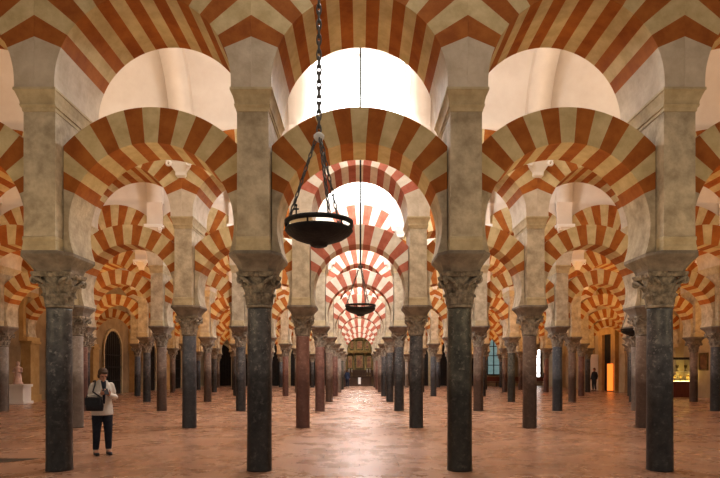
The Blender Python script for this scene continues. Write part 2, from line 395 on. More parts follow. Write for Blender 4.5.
for k, y in enumerate(ROWY):
    x0, x1 = lim(k); xs = [x0+3*i for i in range(int(round((x1-x0)/3))+1)]
    for x in xs:
        kind = FIX.get((k, x)) or random.choice(list(MB_))
        t = thing('marble_column', '%s marble column, %s, %s' % (kind, colpos(x), ROWN[k]), 'column', (x,y,0), 0, 'marble columns of the %s' % ROWN[k])
        sh = link('shaft', ME['shaft'], t); setmat(sh, MB_[kind])
        link('necking', ME['necking'], t)
        rz = 0
        if k < 2:
            cp = link('capital', ME['capital'], t); cp.scale = (.92,.92,1)
            for v in ME_vol:
                vo = link('volute', v, cp)
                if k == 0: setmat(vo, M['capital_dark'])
        else:
            cp = link('capital', ME['capital_full'], t); cp.scale = (.92,.92,1)
        ab = link('abacus', ME['abacus'], cp)
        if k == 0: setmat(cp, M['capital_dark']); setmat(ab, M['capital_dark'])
        link('impost_block', ME['impost'], t)
        p = thing('stone_pier', 'rectangular stone pier standing on the %s, %s' % (colpos(x), ROWN[k]), 'pier', (x,y,0), 0, 'stone piers of the %s' % ROWN[k])
        link('base_moulding', ME['moulding'], p); link('pier_block', ME['pier'], p); link('cornice', ME['cornice'], p)
    bays = [x+1.5 for x in xs[:-1]]
    if k >= 3: bays = [x0-1.5] + bays + [x1+1.5]
    for x in bays:
        for kd, nm, lb, cat in (('lower','horseshoe_arch','red and cream horseshoe arch','horseshoe arch'), ('upper','upper_arch','striped upper round arch','upper arch')):
            t = thing(nm, '%s %s, %s' % (lb, baypos(x), ROWN[k]), cat, (x,y,0), 0, '%ses of the %s' % (cat, ROWN[k]))
            vr = link('voussoir_ring', ME[kd], t)
            if x == 0 and k > 0: setmat(vr, M['rose'], 0); setmat(vr, M['pale'], 1)  # centre-bay copies, partly lightened in colour for the skylight glare
            for s in (-1, 1): link('springer', ME['spr'][(kd, s)], t)
            if kd == 'upper': link('plaster_infill', ME['infill'], t)

# ------------------------------------------------------------------ shell
b = MB(); b.quad([(XL,-3,0),(XR,-3,0),(XR,YB,0),(XL,YB,0)]); struct('floor', b, M['floor'])
b = MB(); b.hexa([(-6.9,9.05,.001),(-5.9,9.05,.001),(-5.42,9.62,.001),(-6.9,9.62,.001),(-6.9,9.05,.004),(-5.9,9.05,.004),(-5.42,9.62,.004),(-6.9,9.62,.004)])
tag(link('floor_slab', b.mesh('floor_slab', MB_['dark green-grey'])), 'dark grey stone slab set into the reddish floor beside the leftmost front column', 'floor slab', None, 'thing')
# side walls
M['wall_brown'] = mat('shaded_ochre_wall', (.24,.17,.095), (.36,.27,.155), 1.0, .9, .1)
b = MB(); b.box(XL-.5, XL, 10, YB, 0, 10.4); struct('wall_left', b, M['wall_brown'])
b = MB(); b.box(XR, XR+.5, 10, YB, 0, 10.4); struct('wall_right', b, M['wall'])
# wall pilasters that carry the last arches
def pilaster(x, y, s, m):
    b = MB(); a0, a1 = (x, x+s*.55)
    x0, x1 = min(a0,a1), max(a0,a1)
    b.box(x0, x1, y-.45, y+.45, .0, .35); b.box(min(x,x+s*.48), max(x,x+s*.48), y-.38, y+.38, .35, 2.85)
    b.box(x0, x1, y-.42, y+.42, 2.85, 2.98); b.box(min(x,x+s*.42), max(x,x+s*.42), y-.545, y+.545, 2.98, IMP_T)
    b.box(min(x,x+s*PW), max(x,x+s*PW), y-PD, y+PD, IMP_T, COR_B)
    b.box(min(x,x+s*.28), max(x,x+s*.28), y-.67, y+.67, COR_B, COR_T)
    return b
ti = 0
for k in range(3, NROW):
    for x, s in ((XL,1),(XR,-1)):
        ti += 1; struct('trim_%d' % ti, pilaster(x, ROWY[k], s, None), M['ochre'] if s > 0 else M['wall'])
# back wall with the central niche opening
b = MB(); NW, NH = 1.85, 4.6
b.box(XL, -NW, YB, YB+.6, 0, 10.4); b.box(NW, XR, YB, YB+.6, 0, 10.4)
N = 16
for i in range(N):
    a0, a1 = pi - pi*i/N, pi - pi*(i+1)/N
    p = [(NW*cos(a0), NH+NW*sin(a0)), (NW*cos(a1), NH+NW*sin(a1))]
    b.hexa([(p[0][0],YB,p[0][1]),(p[1][0],YB,p[1][1]),(p[1][0],YB+.6,p[1][1]),(p[0][0],YB+.6,p[0][1]),
            (p[0][0],YB,10.4),(p[1][0],YB,10.4),(p[1][0],YB+.6,10.4),(p[0][0],YB+.6,10.4)])
b.box(-NW-.4, NW+.4, YB+1.6, YB+1.8, 0, 7)
b.box(-NW-.4, -NW, YB+.6, YB+1.6, 0, 7); b.box(NW, NW+.4, YB+.6, YB+1.6, 0, 7); b.box(-NW-.4, NW+.4, YB+.6, YB+1.8, 7, 7.2)
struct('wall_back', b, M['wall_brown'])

# nave vaults: plaster barrels with a skylit lunette over the central aisle and ribs over every column
SPR, RISE, HS = 7.68, 2.25, 2.72
LX0, LX1, LB, LTP = -1.2, 1.2, 7.7, 9.62
NA = 32
def prof(t):  # t 0..1 near side -> far side
    a = pi - pi*t; return (HS*cos(a), SPR+RISE*sin(a))
wi = 0
for k in range(-1, NROW):
    y = Y0 + DY*k + DY/2
    far = HS
    xa, xb = XL, XR
    if k < 0: xa, xb = -11, 11
    if k == 0: xa, xb = XL, XR
    b = MB()
    pts = [(-HS, UTOP+.002)] + [prof(i/NA) for i in range(NA+1)] + [(HS, UTOP+.002)]
    for seg, (p, q) in enumerate(zip(pts, pts[1:])):
        # far half between LB and LTP is cut away over the aisle
        cut = p[0] > 0 and (p[1] <= LTP+.01) and q[1] >= SPR-.05
        spans = [(xa, LX0), (LX1, xb)] if cut else [(xa, LX0), (LX0, LX1), (LX1, xb)]
        for u, v in spans:
            b.quad([(u,p[0],p[1]),(v,p[0],p[1]),(v,q[0],q[1]),(u,q[0],q[1])], 0, True)
    cutp = [p for p in pts[1:-1] if p[0] > 0 and p[1] <= LTP+.01]
    cutp = [next(p for p in reversed(pts[1:-1]) if p[1] > LTP+.01 and p[0] > 0)] + cutp if False else cutp
    y1, zt = cutp[0]
    # lunette cheeks and head
    for xx in (LX0, LX1):
        fan = [(xx, p[0], p[1]) for p in cutp] + [(xx, HS, zt)]
        b.quad(fan, 1)
    b.quad([(LX0,y1,zt),(LX1,y1,zt),(LX1,HS,zt),(LX0,HS,zt)], 1)
    # upper ledge on top of the arcade
    b.quad([(xa,HS,UTOP+.002),(xb,HS,UTOP+.002),(xb,DY/2,UTOP+.002),(xa,DY/2,UTOP+.002)])
    b.quad([(xa,-HS,UTOP+.002),(xb,-HS,UTOP+.002),(xb,-DY/2,UTOP+.002),(xa,-DY/2,UTOP+.002)])
    ce = struct('ceiling' if k == 0 else 'ceiling_%d' % (k+2), b, [M['plaster'], M['plaster_white']], (0,y,0))
    # ribs
    x0, x1 = lim(max(k,0))
    if k >= 0:
        x0, x1 = lim(min(k+1, NROW-1))
    if 'rib' not in ME:
        r = MB(); rp = [prof(i/24) for i in range(25)]
        RT = .24
        def off(p):
            return (p[0]*(HS-RT)/HS, SPR+(p[1]-SPR)*(RISE-RT)/RISE)
        for p, q in zip(rp, rp[1:]):
            P, Q = off(p), off(q)
            for w0, w1, dd in ((-.28,.28,0),):
                r.quad([(w0,P[0],P[1]),(w1,P[0],P[1]),(w1,Q[0],Q[1]),(w0,Q[0],Q[1])], 0, True)
                r.quad([(w0,p[0],p[1]),(w0,P[0],P[1]),(w0,Q[0],Q[1]),(w0,q[0],q[1])]); r.quad([(w1,p[0],p[1]),(w1,P[0],P[1]),(w1,Q[0],Q[1]),(w1,q[0],q[1])])
        for s in (-1, 1): r.box(-.28, .28, min(s*(HS-RT), s*(DY/2-UT-.001)), max(s*(HS-RT), s*(DY/2-UT-.001)), 6.85, SPR)
        ME['rib'] = r.mesh('rib', M['plaster'])
        c = MB()
        c.rings([[(-w,-d,z),(w,-d,z),(w,-.001,z),(-w,-.001,z)] for w, d, z in ((.10,.02,6.38),(.13,.08,6.42),(.13,.10,6.5),(.17,.14,6.56),(.24,.20,6.66),(.24,.22,6.70),(.33,.26,6.74),(.33,.26,6.85))], smooth=False)
        for s in (-1, 1):
            c.torus((s*.25,-.24,6.66), .05, .03, seg=14, sg=8, rot=Matrix.Rotation(pi/2,3,'X'))
        ME['corbel'] = c.mesh('corbel', M['plaster_white'])
    n = int(round((x1-x0)/3))+1
    if k >= 0:
        for i in range(n):
            x = x0+3*i
            rb = link('rib', ME['rib'], ce, (x,0,0))
            if k < NROW-1: link('corbel', ME['corbel'], rb, (0, DY/2-UT+.0, 0))
    # skylight window
    wi += 1
    fr = MB(); x0w, x1w, z0w, z1w, yw = LX0, LX1, SPR-.02, zt, HS-.04
    fr.box(x0w, x1w, yw, yw+.06, z0w, z0w+.07); fr.box(x0w, x1w, yw, yw+.06, z1w-.06, z1w)
    fr.box(x0w, x0w+.06, yw, yw+.06, z0w+.07, z1w-.06); fr.box(x1w-.06, x1w, yw, yw+.06, z0w+.07, z1w-.06)
    wn = struct('window_%d' % wi, fr, M['plaster_white'], (0,y,0))
    pn = MB(); pn.box(x0w+.06, x1w-.06, yw+.02, yw+.04, z0w+.07, z1w-.06)
    link('pane', pn.mesh('pane', M['skylight']), wn)

# ------------------------------------------------------------------ chandeliers
def chain_mesh(z0, z1, name='hanging_chain'):
    b = MB(); z = z0; i = 0; L = .085
    while z < z1:
        rot = Matrix.Rotation(pi/2*(i % 2), 3, 'Z') @ Matrix.Rotation(pi/2, 3, 'X')
        b.torus((0,0,z), .026, .011, seg=10, sg=5, rot=rot, sx=.75, sy=1.75); z += L*.82; i += 1
    return b.mesh(name, M['steel'])
def chandelier(x, y, label, detail=True, top=SPR+RISE-.01):
    t = thing('hanging_lamp_bowl', label, 'chandelier', (x,y,0), 0, 'iron bowl chandeliers')
    R = .31
    b = MB(); b.lathe([(R-.02,2.785),(R,2.79),(R+.004,2.775),(R-.02,2.745),(R-.08,2.705),(R-.16,2.675),(.10,2.660),(.085,2.655),(.075,2.635),(.05,2.625),(.012,2.62)], 40)
    bw = link('bowl', b.mesh('bowl', M['iron']), t)
    b = MB(); b.lathe([(R-.012,2.822),(R+.008,2.822),(R+.008,2.862),(R-.012,2.862)], 40, cap=False); b.lathe([(R-.012,2.822),(R-.012,2.862)], 40, cap=False)
    rg = link('rim_ring', b.mesh('rim_ring', M['iron']), t)
    for i in range(6):
        a = pi/3*i+.26; p = MB(); p.lathe([(.009,2.78),(.009,2.83)], 8, (R*cos(a)*.98, R*sin(a)*.98, 0)); link('spacer', p.mesh('spacer', M['iron']), rg)
    hub = 3.66
    b = MB(); b.lathe([(.012,hub-.06),(.03,hub-.05),(.05,hub-.02),(.05,hub),(.03,hub+.02),(.012,hub+.03)], 16); link('hub', b.mesh('hub', M['whitepanel'] if detail else M['steel']), t)
    for i in range(3):
        a = 2*pi*i/3 + .9
        e = Vector((R*cos(a)*.97, R*sin(a)*.97, 2.855)); s = Vector((.03*cos(a), .03*sin(a), hub-.03))
        b = MB(); n = 13; d = e-s; q = Vector((0,0,1)).rotation_difference(d.normalized()).to_matrix()
        for j in range(n):
            p = s + d*((j+.5)/n)
            b.torus(p, .020, .0085, seg=8, sg=5, rot=q @ Matrix.Rotation(pi/2*(j % 2), 3, 'Z') @ Matrix.Rotation(pi/2, 3, 'X'), sx=.7, sy=1.7)
        link('suspension_chain', b.mesh('suspension_chain', M['steel']), t)
    if detail:
        b = MB(); a = 4.05; px, py = R*cos(a)*.97, R*sin(a)*.97
        b.lathe([(.006,2.86),(.006,2.94)], 8, (px,py,0)); b.box(px-.025,px+.025,py-.005,py+.005,2.905,2.917); b.ball((px,py,2.945),.012,8,6)
        link('cross_finial', b.mesh('cross_finial', M['iron']), rg)
        link('hanging_chain', chain_mesh(hub+.05, top), t)
    else:
        b = MB(); b.lathe([(.017,hub+.03),(.017,top)], 8); link('hanging_cord', b.mesh('hanging_cord', M['iron']), t)
chandelier(-.375, 5.25, 'large dark iron bowl chandelier hanging on a chain before the nearest arcade')
chandelier(.02, 11.75, 'iron bowl chandelier on a thin cord behind the nearest arcade, over the aisle', False)
chandelier(8.75, 18.25, 'small distant iron bowl chandelier showing beside the rightmost column of the nearest arcade', False)

# ------------------------------------------------------------------ altar niche
t = thing('gilded_retable', 'dark gilded altarpiece filling the arched niche at the end of the central aisle', 'altarpiece', (0,YB+.35,0))
b = MB(); b.box(-1.7,1.7,0,1.0,1.05,1.55); b.box(-1.75,1.75,-.06,1.0,1.55,1.68); link('predella', b.mesh('predella', M['darkwood']), t)
b = MB(); b.box(-1.7,1.7,.5,.9,1.68,6.35); link('back_panel', b.mesh('back_panel', M['darkgold']), t)
for z0, z1, xs in ((1.68,3.5,(-1.45,-.62,.62,1.45)), (3.8,5.0,(-1.15,-.5,.5,1.15))):
    for x in xs:
        b = MB(); h = z1-z0
        b.lathe([(.13,0),(.13,.08),(.09,.14),(.085,h*.5),(.075,h-.2),(.11,h-.1),(.13,h-.03),(.13,h)], 12, (x,.35,z0)); link('gilt_column', b.mesh('gilt_column', M['gold']), t)
for z0, z1, w in ((3.5,3.8,1.7),(5.0,5.22,1.35)):
    b = MB(); b.box(-w,w,.15,.6,z0,z0+.1); b.box(-w-.06,w+.06,.08,.6,z0+.1,z1); link('entablature', b.mesh('entablature', M['gold']), t)
for x, z0, z1, w in ((0,1.9,3.3,.36),(-1.03,1.9,3.2,.26),(1.03,1.9,3.2,.26),(0,3.95,4.85,.3),(-.82,3.95,4.8,.18),(.82,3.95,4.8,.18)):
    f = MB(); f.box(x-w,x+w,.42,.5,z0,z0+.07); f.box(x-w,x+w,.42,.5,z1-.07,z1); f.box(x-w,x-w+.06,.42,.5,z0+.07,z1-.07); f.box(x+w-.06,x+w,.42,.5,z0+.07,z1-.07)
    fo = link('panel_frame', f.mesh('panel_frame', M['gold']), t)
    q = MB(); q.box(x-w+.06,x+w-.06,.46,.5,z0+.07,z1-.07); link('painted_panel', q.mesh('painted_panel', M['picture']), fo)
b = MB(); b.lathe([(.62,0),(.62,.3)], 24, (0,0,0)); 
pm = MB()
pp = [(.75*cos(pi*i/14), .75*sin(pi*i/14)) for i in range(15)]
pm.rings([[(x,.3,5.22+z) for x, z in pp], [(x,.6,5.22+z) for x, z in pp]], smooth=False); link('pediment', pm.mesh('pediment', M['gold']), t)
t = thing('altar_table', 'dark altar table with grey front below the gilded altarpiece', 'altar table', (0,YB-.9,0))
b = MB(); b.box(-1.35,1.35,-.4,.4,.95,1.05); link('table_top', b.mesh('table_top', M['darkwood']), t)
b = MB(); b.box(-1.25,1.25,-.33,.33,.12,.95); b.box(-1.4,1.4,-.5,.5,0,.12); link('altar_body', b.mesh('altar_body', M['darkwood']), t)
b = MB(); b.box(-.14,.14,-.36,-.33,.2,.9); link('front_panel', b.mesh('front_panel', M['whitepanel']), t)
for x in (-1.1,-.8,.8,1.1):
    t2 = thing('altar_candlestick', 'brass candlestick with white candle standing on the dark altar table', 'candlestick', (x,YB-.9,1.05), 0, 'candlesticks on the altar table')
    b = MB(); b.lathe([(.07,0),(.07,.02),(.02,.06),(.02,.2),(.03,.24),(.015,.28),(.04,.36),(.04,.38)], 10); link('holder', b.mesh('holder', M['gold']), t2)
    b = MB(); b.lathe([(.018,.38),(.018,.75),(.006,.77)], 8); link('candle', b.mesh('candle', M['whitepanel']), t2)

# dark grilles closing the bays of the back wall and left wall
def grille(label, x, y, rz, w, h, arched=True, group='dark chapel grilles'):
    t = thing('chapel_grille', label, 'grille', (x,y,0), rz, group)
    hs = h - w/2
    out = [(-w/2,0),(w/2,0)] + [(w/2*cos(pi*i/12), hs+w/2*sin(pi*i/12)) for i in range(13)]
    b = MB(); b.rings([[(p[0],-.04,p[1]) for p in out],[(p[0],-.005,p[1]) for p in out]], smooth=False); link('backing', b.mesh('backing', M['black']), t)  # black sheet in place of the shade inside the recess
    b = MB(); W = w/2+.16
    arc = [(-1,0)]+[(cos(pi-pi*i/14), sin(pi-pi*i/14)) for i in range(15)]
    inner = [(-w/2,0)]+[(w/2*cos(pi-pi*i/14), hs+w/2*sin(pi-pi*i/14)) for i in range(15)]+[(w/2,0)]
    outer = [(-W,0)]+[(W*cos(pi-pi*i/14), hs+W*sin(pi-pi*i/14)) for i in range(15)]+[(W,0)]
    for (a,c_),(d,e) in zip(zip(inner,inner[1:]), zip(outer,outer[1:])):
        b.hexa([(a[0],-.14,a[1]),(c_[0],-.14,c_[1]),(e[0],-.14,e[1]),(d[0],-.14,d[1]),(a[0],-.0,a[1]),(c_[0],-.0,c_[1]),(e[0],-.0,e[1]),(d[0],-.0,d[1])])
    link('stone_surround', b.mesh('stone_surround', M['mould']), t)
    b = MB()
    for i in range(1, 9):
        xx = -w/2+w*i/9; zt_ = hs + sqrt(max(0,(w/2)**2-xx*xx)); b.box(xx-.015,xx+.015,-.08,-.05,0,zt_)
    for z in (.9,1.8,2.6): b.box(-w/2,w/2,-.085,-.05,z-.03,z+.03)
    link('bars', b.mesh('bars', M['iron']), t)
for x in range(-15, 13, 3):
    if x == 0: continue
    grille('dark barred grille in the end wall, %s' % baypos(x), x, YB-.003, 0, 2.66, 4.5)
names = ['third','fourth','fifth','sixth','seventh']
for i, k in enumerate(range(3, NROW-0)):
    yy = ROWY[k] + DY/2 if k < NROW-1 else ROWY[k]+3
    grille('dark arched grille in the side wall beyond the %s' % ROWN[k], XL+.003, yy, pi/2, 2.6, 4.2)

# glazed screen at the end wall, right side
def glazed(n, x0, x1, z0, z1, nx, nz, m):
    b = MB(); y = YB
    for i in range(nx+1):
        x = x0+(x1-x0)*i/nx; b.box(x-.05,x+.05,y-.12,y-.02,z0,z1)
    for j in range(nz+1):
        z = z0+(z1-z0)*j/nz; b.box(x0,x1,y-.11,y-.02,z-.04,z+.04)
    w = struct('window_%d' % n, b, M['iron'])
    p = MB(); p.box(x0,x1,y-.06,y-.04,z0,z1); link('pane', p.mesh('pane', m), w)
glazed(20, 13.0, 15.6, 1.2, 5.2, 4, 4, M['tealglass'])
M['brightpane'] = mat('bright_window_pane', (.8,.82,.85), None, rough=.3, bump=0, emis=(1,.98,.95), estr=2.6)
glazed(21, 18.0, 19.3, .5, 3.9, 2, 4, M['brightpane'])

# ------------------------------------------------------------------ right wall: doorway, sign, panel, case, picture
b = MB(); yd0, yd1 = 43.4, 44.9
b.box(XR-.28,XR,yd0-.75,yd0,0,4.4); b.box(XR-.28,XR,yd1,yd1+.75,0,4.4); b.box(XR-.34,XR,yd0-.85,yd1+.85,4.4,4.75); b.box(XR-.42,XR,yd0-.95,yd1+.95,4.75,4.9)
d1 = struct('door_1', b, M['ochre'])
b = MB(); b.box(XR-.08,XR-.001,yd0,yd1,0,4.4); link('doorway_shade', b.mesh('doorway_shade', M['black']), d1)  # black sheet painted for the shade inside the open doorway
b = MB(); cy, rr = (yd0+yd1)/2, 1.35
pp = [(rr*cos(pi*i/16), .9*sin(pi*i/16)) for i in range(17)]
b.rings([[(XR-.3,cy+p,4.9+z) for p,z in pp],[(XR,cy+p,4.9+z) for p,z in pp]], smooth=False); link('lunette', b.mesh('lunette', M['plaster_white']), d1)
t = thing('sign_totem', 'tall glowing orange sign panel standing on the floor beside the stone doorway', 'sign', (19.0,43.0,0), radians(-20))
b = MB(); b.box(-.3,.3,-.15,.15,0,.06); link('foot_plate', b.mesh('foot_plate', M['iron']), t)
b = MB(); b.box(-.20,.20,-.05,.05,.06,2.1); link('lit_panel', b.mesh('lit_panel', M['orange']), t)
t = thing('information_panel', 'tall white free-standing panel behind the glowing orange sign', 'panel', (18.95,46.1,0), radians(-25))
b = MB(); b.box(-.45,.45,-.04,.04,.1,2.9); link('board', b.mesh('board', M['whitepanel']), t)
b = MB(); b.box(-.5,.5,-.2,.2,0,.1); link('foot_plate', b.mesh('foot_plate', M['whitepanel']), t)
t = thing('display_case', 'lit glass display case on a dark red wooden base near the side wall', 'display case', (18.9,33.3,0), radians(-8))
b = MB(); b.box(-.62,.62,-.36,.36,.06,.92); b.box(-.58,.58,-.32,.32,0,.06); link('wooden_base', b.mesh('wooden_base', M['redwood']), t)
b = MB(); b.box(-.6,.6,-.34,.34,.94,2.2); link('glass_box', b.mesh('glass_box', M['glass']), t)
b = MB(); b.box(-.64,.64,-.38,.38,2.2,2.32); link('case_top', b.mesh('case_top', M['iron']), t)
b = MB(); b.box(-.6,.6,-.34,.34,.92,.94); link('lit_shelf', b.mesh('lit_shelf', M['warmglow']), t)
b = MB(); b.box(-.55,.55,-.3,.3,1.5,1.515); link('glass_shelf', b.mesh('glass_shelf', M['whitepanel']), t)
for i, (dx, z) in enumerate(((-.4,.94),(-.05,.94),(.32,.94),(-.25,1.515),(.22,1.515))):
    ca, sa = cos(radians(-8)), sin(radians(-8))
    t2 = thing('gilt_chalice', 'small gilt chalice on the %s of the lit display case' % ('floor' if z < 1 else 'glass shelf'), 'chalice', (18.9+dx*ca,33.3+dx*sa,z+.002), 0, 'chalices on the %s of the display case' % ('floor' if z < 1 else 'glass shelf'))
    b = MB(); b.lathe([(.09,0),(.09,.015),(.03,.05),(.02,.12),(.035,.15),(.02,.18)], 14); link('stem', b.mesh('stem', M['gold']), t2)
    b = MB(); b.lathe([(.02,.18),(.07,.22),(.09,.30),(.095,.36),(.085,.36),(.06,.24)], 14); link('cup', b.mesh('cup', M['gold']), t2)
t = thing('framed_picture', 'small dark framed picture hanging on the side wall behind the display case', 'picture', (XR-.001,32.1,2.05), -pi/2)
b = MB(); b.box(-.42,.42,-.06,0,-.5,-.42); b.box(-.42,.42,-.06,0,.42,.5); b.box(-.42,-.34,-.06,0,-.42,.42); b.box(.34,.42,-.06,0,-.42,.42); link('frame', b.mesh('frame', M['gold']), t)
b = MB(); b.box(-.34,.34,-.03,0,-.42,.42); link('canvas', b.mesh('canvas', M['picture']), t)
# statue on plinth by the left wall
t = thing('stone_plinth', 'low white plinth under the pale statue at the side wall', 'plinth', (-15.9,26.4,0))
b = MB(); b.box(-.5,.5,-.4,.4,0,.12); b.box(-.42,.42,-.33,.33,.12,.78); b.box(-.48,.48,-.38,.38,.78,.9); t_ = link('plinth_block', b.mesh('plinth_block', M['plaster_white']), t)
t = thing('draped_statue', 'pale pink stone statue of a draped figure on a white plinth', 'statue', (-15.9,26.4,.9))
b = MB(); b.lathe([(.22,0),(.22,.05),(.17,.1),(.15,.4),(.13,.55),(.16,.72),(.17,.78),(.07,.83),(.05,.87)], 16); b.ball((0,0,.96),(.075,.085,.105),14,10)
b.tube([(-.17,0,.76),(-.2,-.03,.58),(-.08,-.16,.55)],[.05,.045,.035],8); b.tube([(.17,0,.76),(.2,-.03,.58),(.08,-.16,.55)],[.05,.045,.035],8)
link('draped_figure', b.mesh('draped_figure', M['statue']), t)

# benches
def bench(x, y, rz, label):
    t = thing('wooden_bench', label, 'bench', (x,y,0), rz, 'red-brown benches by the glazed screen')
    b = MB(); b.box(-1.0,1.0,-.2,.22,.42,.47); link('seat', b.mesh('seat', M['redwood']), t)
    b = MB(); b.box(-1.0,1.0,.18,.23,.55,.98); link('backrest', b.mesh('backrest', M['redwood']), t)
    for s in (-1, 1):
        b = MB(); b.box(s*1.0-.04,s*1.0+.04,-.22,.26,0,.42); b.box(s*1.0-.04,s*1.0+.04,.16,.26,.42,1.0); link('end_panel', b.mesh('end_panel', M['darkwood']), t)
for i, (x, y) in enumerate(((12.9,56.0),(15.2,56.0),(12.9,57.6),(15.2,57.6),(17.6,56.6))):
    bench(x, y, pi, 'red-brown wooden bench before the glazed screen, %s' % ['front row, nearer the aisle','front row, farther from the aisle','second row, nearer the aisle','second row, farther from the aisle','single one by the white window'][i])

# ------------------------------------------------------------------ people
def remesh(b, name, m, vox, smooth=3):
    me = b.mesh(name+'_raw', m); o = bpy.data.objects.new('tmp', me); C.objects.link(o)
    md = o.modifiers.new('r', 'REMESH'); md.mode = 'VOXEL'; md.voxel_size = vox
    if smooth:
        s = o.modifiers.new('s', 'SMOOTH'); s.iterations = smooth; s.factor = .5
    dg = bpy.context.evaluated_depsgraph_get(); r = bpy.data.meshes.new_from_object(o.evaluated_get(dg)); r.name = name
    bpy.data.objects.remove(o); bpy.data.meshes.remove(me)
    for p in r.polygons: p.use_smooth = True
    if not r.materials: r.materials.append(m)
    return r
def oval(b, secs, seg=20):
    b.rings([[(cx+rx*cos(2*pi*k/seg), cy+ry*sin(2*pi*k/seg), z) for k in range(seg)] for cx, cy, z, rx, ry in secs], 0, True, True)
def limb(b, pts, rad):
    b.tube(pts, rad, 12)
    for p, r in zip(pts, rad): b.ball(p, r, 12, 8)
def hand(b, wrist, dirv, palm_n, side, curl=.5):
    """palm, four bent fingers of unequal length and a thumb from the side of the palm"""
    d = Vector(dirv).normalized(); nrm = Vector(palm_n); nrm = (nrm - d*nrm.dot(d)).normalized(); u = d.cross(nrm)*side
    w = Vector(wrist)
    R = Matrix((u, d, nrm)).transposed()
    b.ball(w + d*.045, (.040,.052,.017), 12, 8, rot=R)
    for i, (o, L) in enumerate(((-.027,.062),(-.009,.072),(.009,.068),(.026,.054))):
        p0 = w + d*.075 + u*o
        a1, a2, a3 = curl*.5, curl*1.2, curl*1.9
        p1 = p0 + (d*cos(a1)+nrm*sin(a1))*L*.45; p2 = p1 + (d*cos(a2)+nrm*sin(a2))*L*.32; p3 = p2 + (d*cos(a3)+nrm*sin(a3))*L*.25
        limb(b, [p0,p1,p2,p3], [.0095,.009,.0085,.0075])
    t0 = w + d*.028 - u*.03; t1 = t0 - u*.022 + d*.026 + nrm*.012; t2 = t1 - u*.006 + d*.026 + nrm*.014
    limb(b, [t0,t1,t2], [.013,.011,.009])
def person(name, label, loc, rotz, H, top_m, leg_m, hair_m, pose='stand', vox=.02, bag=False, seated=False, longhair=False):
    t = thing(name, label, 'person', loc, rotz); k = H/1.62
    def P(x, y, z): return Vector((x*k, y*k, z*k))
    reading = pose == 'read'
    hip = [P(-.085,0,.86), P(.085,0,.86)]
    kn = [P(-.10,-.02,.46), P(.095,-.035,.46)]; an = [P(-.105,.02,.085), P(.11,-.0,.085)]
    sh = [P(-.150,.01,1.275), P(.150,.01,1.275)]
    if reading:
        el = [P(-.225,-.0,1.06), P(.22,.0,1.06)]; wr = [P(-.085,-.215,1.125), P(.075,-.20,1.105)]
        hc = P(0,-.06,1.475); pitch = radians(26)
    else:
        el = [P(-.225,.03,1.06), P(.225,.03,1.06)]; wr = [P(-.24,-.03,.84), P(.24,-.05,.84)]
        hc = P(0,-.01,1.505); pitch = radians(4)
    Rh = Matrix.Rotation(pitch, 3, 'X')
    b = MB()
    oval(b, [(0,.0,.80*k,.14*k,.10*k),(0,0,.90*k,.155*k,.105*k),(0,0,1.02*k,.125*k,.085*k),(0,0,1.18*k,.145*k,.10*k),(0,.01*k,1.30*k,.15*k,.075*k),(0,.01*k,1.35*k,.08*k,.06*k)])
    limb(b, [P(0,.01,1.33), hc+Rh@Vector((0,.015,-.09))*k], [.052*k,.048*k])
    for i in (0,1):
        limb(b, [hip[i],kn[i],an[i]], [.085*k,.055*k,.038*k])
        limb(b, [an[i], an[i]+P(0,-.10,-.045)], [.035*k,.03*k])
        limb(b, [sh[i],el[i],wr[i]], [.05*k,.038*k,.026*k])
    # head: skull, jaw, nose, brow, lips, ears
    def hp(x, y, z): return hc + Rh @ Vector((x,y,z))*k
    b.ball(hp(0,.008,.02), (.074*k,.094*k,.092*k), 20, 14, rot=Rh); b.ball(hp(0,-.03,-.045), (.052*k,.058*k,.06*k), 16, 12, rot=Rh)
    b.ball(hp(0,-.095,-.012), (.013*k,.018*k,.024*k), 10, 8, rot=Rh); b.ball(hp(0,-.082,.022), (.05*k,.014*k,.010*k), 12, 8, rot=Rh)
    b.ball(hp(0,-.085,-.056), (.022*k,.01*k,.010*k), 10, 8, rot=Rh); b.ball(hp(0,-.072,-.09), (.022*k,.02*k,.016*k), 10, 8, rot=Rh)
    for s in (-1,1): b.ball(hp(s*.077,.012,-.005), (.010*k,.02*k,.032*k), 8, 8, rot=Rh)
    if reading:
        hand(b, wr[0], P(.075,-.05,.045), P(.5,.5,.75), -1, .9); hand(b, wr[1], P(-.06,-.06,.05), P(-.5,.5,.75), 1, .9)
    else:
        hand(b, wr[0], (0,-.05,-1), (1,0,0), -1, .35); hand(b, wr[1], (0,-.05,-1), (-1,0,0), 1, .35)
    link('body', remesh(b, 'body', M['skin'], max(.006, vox*.6), 1), t)
    # eyes
    for s in (-1,1):
        e = MB(); e.ball(hp(s*.031,-.078,.005), .011*k, 10, 8); link('eye', e.mesh('eye', M['black']), t)
    # hair
    b = MB(); b.ball(hp(0,.022,.035), (.086*k,.098*k,.092*k), 20, 14, rot=Rh); b.ball(hp(0,.055,-.02), (.078*k,.06*k,.085*k), 16, 12, rot=Rh)
    for s in (-1,1): b.ball(hp(s*.066,.02,-.02), (.022*k,.045*k,.06*k), 12, 8, rot=Rh)
    b.ball(hp(.01,-.062,.075), (.06*k,.03*k,.025*k), 12, 8, rot=Rh)
    link('hair', remesh(b, 'hair', hair_m, max(.009, vox*.6), 2), t)
    # jacket
    b = MB()
    oval(b, [(0,0,.735*k,.19*k,.135*k),(0,0,.80*k,.192*k,.135*k),(0,0,.92*k,.18*k,.128*k),(0,0,1.04*k,.162*k,.115*k),(0,-.003*k,1.19*k,.175*k,.125*k),(0,.005*k,1.28*k,.168*k,.10*k),(0,.01*k,1.335*k,.115*k,.08*k),(0,.012*k,1.385*k,.066*k,.062*k)])
